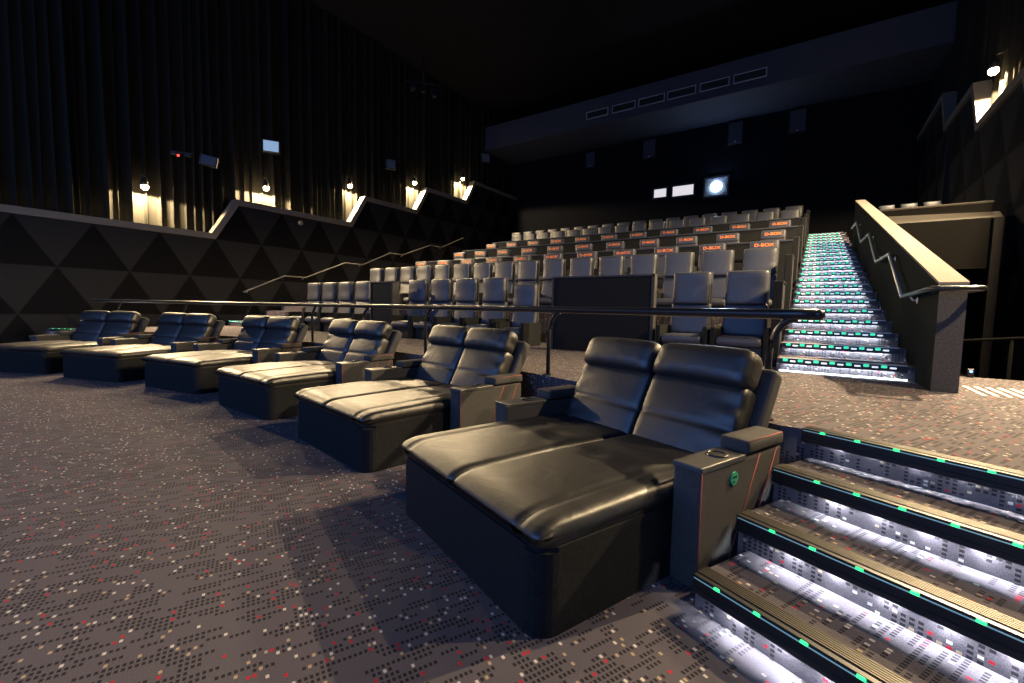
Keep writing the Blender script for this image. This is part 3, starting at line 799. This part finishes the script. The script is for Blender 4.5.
flood(XL+.3, 4.39, 5.52, .46, .32, rad(60), rad(-5), M_DIMGLASS, 'dark glass-fronted speaker tilted on the drape near the frontmost lamp', rad(10))  # this and the next two are speakers sharing the flood light shape
flood(XL+.3, 11.19, 7.28, .42, .42, rad(60), rad(-5), M_DIMGLASS, 'dark speaker on the drape near the fourth lamp')
flood(XL+.3, 17.6, 9.36, .5, .5, rad(60), rad(-5), M_DIMGLASS, 'dark speaker high at the far corner by the soffit')
t = thing('camera_device', 'small black device with a red light on the drape', 'device', (XL+.3, 3.71, 5.46), rad(60))
bm = nb(); box(bm, (-.24, 0, .0), (-.08, .12, .1), .01, 1); box(bm, (.08, 0, .0), (.24, .12, .09), .01, 1); box(bm, (-.24, .04, .09), (.24, .08, .11)); tube(bm, [(0, .06, .1), (-.10, .40, .1)], .02, 6); obj('housing', bm, M_BLACK, t)
bm = nb(); cyl(bm, (-.06, -.01, -.02), .03, .02, 12, 'Y'); obj('red_light', bm, M_REDLED, t)
t = thing('stage_spotlight', 'dark spotlight cluster hanging high before the drape', 'spotlight', (XL+.5, 12.8, 10.9), rad(50))
for k in range(3):
    bm = nb(); cyl(bm, (-.45+.45*k, -.1, -.1*k), .17, .45, 18, 'Y', r2=.12); obj('lamp_can', bm, M_BLKMET, t)
bm = nb(); tube(bm, [(-.8, 0, .25), (.8, 0, .25)], .03); tube(bm, [(0, 0, .25), (0, 0, 1.3)], .03); obj('bar', bm, M_BLACK, t)

# ------------------------------------------------------------------ back wall: ports, speakers, vents
s_ = (YB+1.54)/(18.2+1.54); CAMP = Vector((-.7253, -1.5396, 1.3305))
def onback(x, z, Y=19.5):
    k = (YB+1.5396)/(Y+1.5396); return CAMP.x+(x-CAMP.x)*k, CAMP.z+(z-CAMP.z)*k
def port(name, x0, x1, z0, z1, m, label):
    (ax, az), (bx_, bz_) = onback(x0, z0), onback(x1, z1)
    t = thing(name, label, 'projection window', ((ax+bx_)/2, YB, (az+bz_)/2)); w, h = (bx_-ax)/2, (bz_-az)/2
    bm = nb()
    for q in (((-w-.08, -.08, -h-.08), (w+.08, 0, -h)), ((-w-.08, -.08, h), (w+.08, 0, h+.08)), ((-w-.08, -.08, -h), (-w, 0, h)), ((w, -.08, -h), (w+.08, 0, h))): box(bm, *q)
    obj('frame', bm, M_BLACK, t)
    bm = nb(); box(bm, (-w, -.02, -h), (w, -.001, h)); obj('pane', bm, m, t)
    return t
port('projection_port', -7.22, -6.66, 6.62, 7.0, M_PORT, 'small lit projection window, leftmost on the back wall')
port('projection_port', -6.38, -5.48, 6.58, 7.02, M_PORT, 'wide lit projection window in the middle on the back wall')
t = port('projector_port', -5.0, -4.12, 6.4, 7.15, M_DIMGLASS, 'projection window with the bright projector lens on the back wall')
bm = nb(); cyl(bm, (.0, -.06, 0.02), .22, .06, 32, 'Y'); lens = obj('projector_lens', bm, M_BEAM, t)
for i, (x0, x1, z0, z1) in enumerate(((-10.71, -10.2, 8.5, 9.26), (-7.81, -7.21, 8.45, 9.3), (-4.19, -3.61, 8.44, 9.33), (-2.0, -1.42, 8.45, 9.33))):
    (ax, az), (bx_, bz_) = onback(x0, z0), onback(x1, z1)
    t = thing('wall_speaker', ['dark speaker box high on the back wall, farthest from the stairs', 'dark speaker box high on the back wall above the small window',
              'dark speaker box high on the back wall above the projector window', 'dark speaker box high on the back wall nearest the stairs'][i], 'speaker', ((ax+bx_)/2, YB, (az+bz_)/2), 0, 'speakers on the back wall')
    w, h = (bx_-ax)/2, (bz_-az)/2
    bm = nb(); box(bm, (-w, -.14, -h), (w, 0, h), .02, 2); obj('cabinet', bm, M_WALLG, t)
    bm = nb(); box(bm, (-w+.04, -.15, -h+.04), (w-.04, -.135, h-.04), .008, 1); obj('grille', bm, M_SOFFIT, t)
    bm = nb(); box(bm, (-.03, -.165, -h+.06), (.03, -.15, -h+.10)); obj('badge', bm, M_ALU, t)
VX = [(-10.15, -9.12), (-8.87, -7.85), (-7.65, -6.58), (-6.41, -5.32), (-5.11, -4.07), (-3.87, -2.78)]
for i, (x0, x1) in enumerate(VX):
    t = thing('air_vent', 'rectangular air vent in the soffit, %s' % ['leftmost of the six', 'second from left', 'third from left', 'third from right', 'second from right', 'rightmost of the six'][i], 'vent', ((x0+x1)/2, 18.2, 10.5), 0, 'air vents in the soffit')
    w = (x1-x0)/2
    bm = nb(); box(bm, (-w, -.012, -.14), (w, .0, .14)); obj('opening', bm, M_BLACK, t)
    bm = nb()
    for q in (((-w-.03, -.03, -.17), (w+.03, 0, -.14)), ((-w-.03, -.03, .14), (w+.03, 0, .17)), ((-w-.03, -.03, -.14), (-w, 0, .14)), ((w, -.03, -.14), (w+.03, 0, .14))): box(bm, *q)
    obj('frame', bm, M_VENTFRAME, t)
    bm = nb()
    for j in range(4): box(bm, (-w, -.022, -.10+j*.06), (w, -.012, -.09+j*.06))
    obj('louvres', bm, M_BLACK, t)

# ------------------------------------------------------------------ lights of the room
def area(name, loc, target, sx, sy, e, col, spread=180):
    l = bpy.data.lights.new(name, 'AREA'); l.shape = 'RECTANGLE'; l.size = sx; l.size_y = sy; l.energy = e; l.color = col; l.spread = rad(spread)
    o = bpy.data.objects.new(name, l); COL.objects.link(o); o.location = loc
    d = Vector(target)-Vector(loc); o.rotation_euler = d.to_track_quat('-Z', 'Y').to_euler()
    return o
def spot(name, loc, target, e, col, size, blend=.5, soft=.1):
    l = bpy.data.lights.new(name, 'SPOT'); l.energy = e; l.color = col; l.spot_size = rad(size); l.spot_blend = blend; l.shadow_soft_size = soft
    o = bpy.data.objects.new(name, l); COL.objects.link(o); o.location = loc
    d = Vector(target)-Vector(loc); o.rotation_euler = d.to_track_quat('-Z', 'Y').to_euler()
    return o
# the cinema screen's glow (the screen itself is behind the camera)
area('screen_glow', (-7.2, -7.5, 4.6), (-7.2, 10, 3.0), 17, 7, 880, (.20, .40, 1.))
# projector beam spill
spot('projector_beam', (onback(-4.57, 6.74)[0], YB-.2, onback(-4.57, 6.74)[1]), (-6.5, -8.9, 5.0), 500, (.6, .75, 1.), 60, .6, .1)
area('projector_spill', (onback(-4.57, 6.74)[0], YB-.35, onback(-4.57, 6.74)[1]), (-4.2, 18.0, 10.0), .3, .3, 25, (.35, .5, 1.))

w = bpy.data.worlds.new('world'); sc.world = w; w.use_nodes = True
w.node_tree.nodes['Background'].inputs['Color'].default_value = (.5, .6, 1, 1); w.node_tree.nodes['Background'].inputs['Strength'].default_value = 0.0
vs = sc.view_settings; sc.display_settings.display_device = 'sRGB'
vs.view_transform = 'Standard'; vs.look = 'None'; vs.exposure = 0.0; vs.gamma = 1.0; vs.use_curve_mapping = False
sc.cycles.use_denoising = True
sc.cycles.max_bounces = 5; sc.cycles.diffuse_bounces = 3; sc.cycles.glossy_bounces = 3
sc.cycles.sample_clamp_indirect = 4
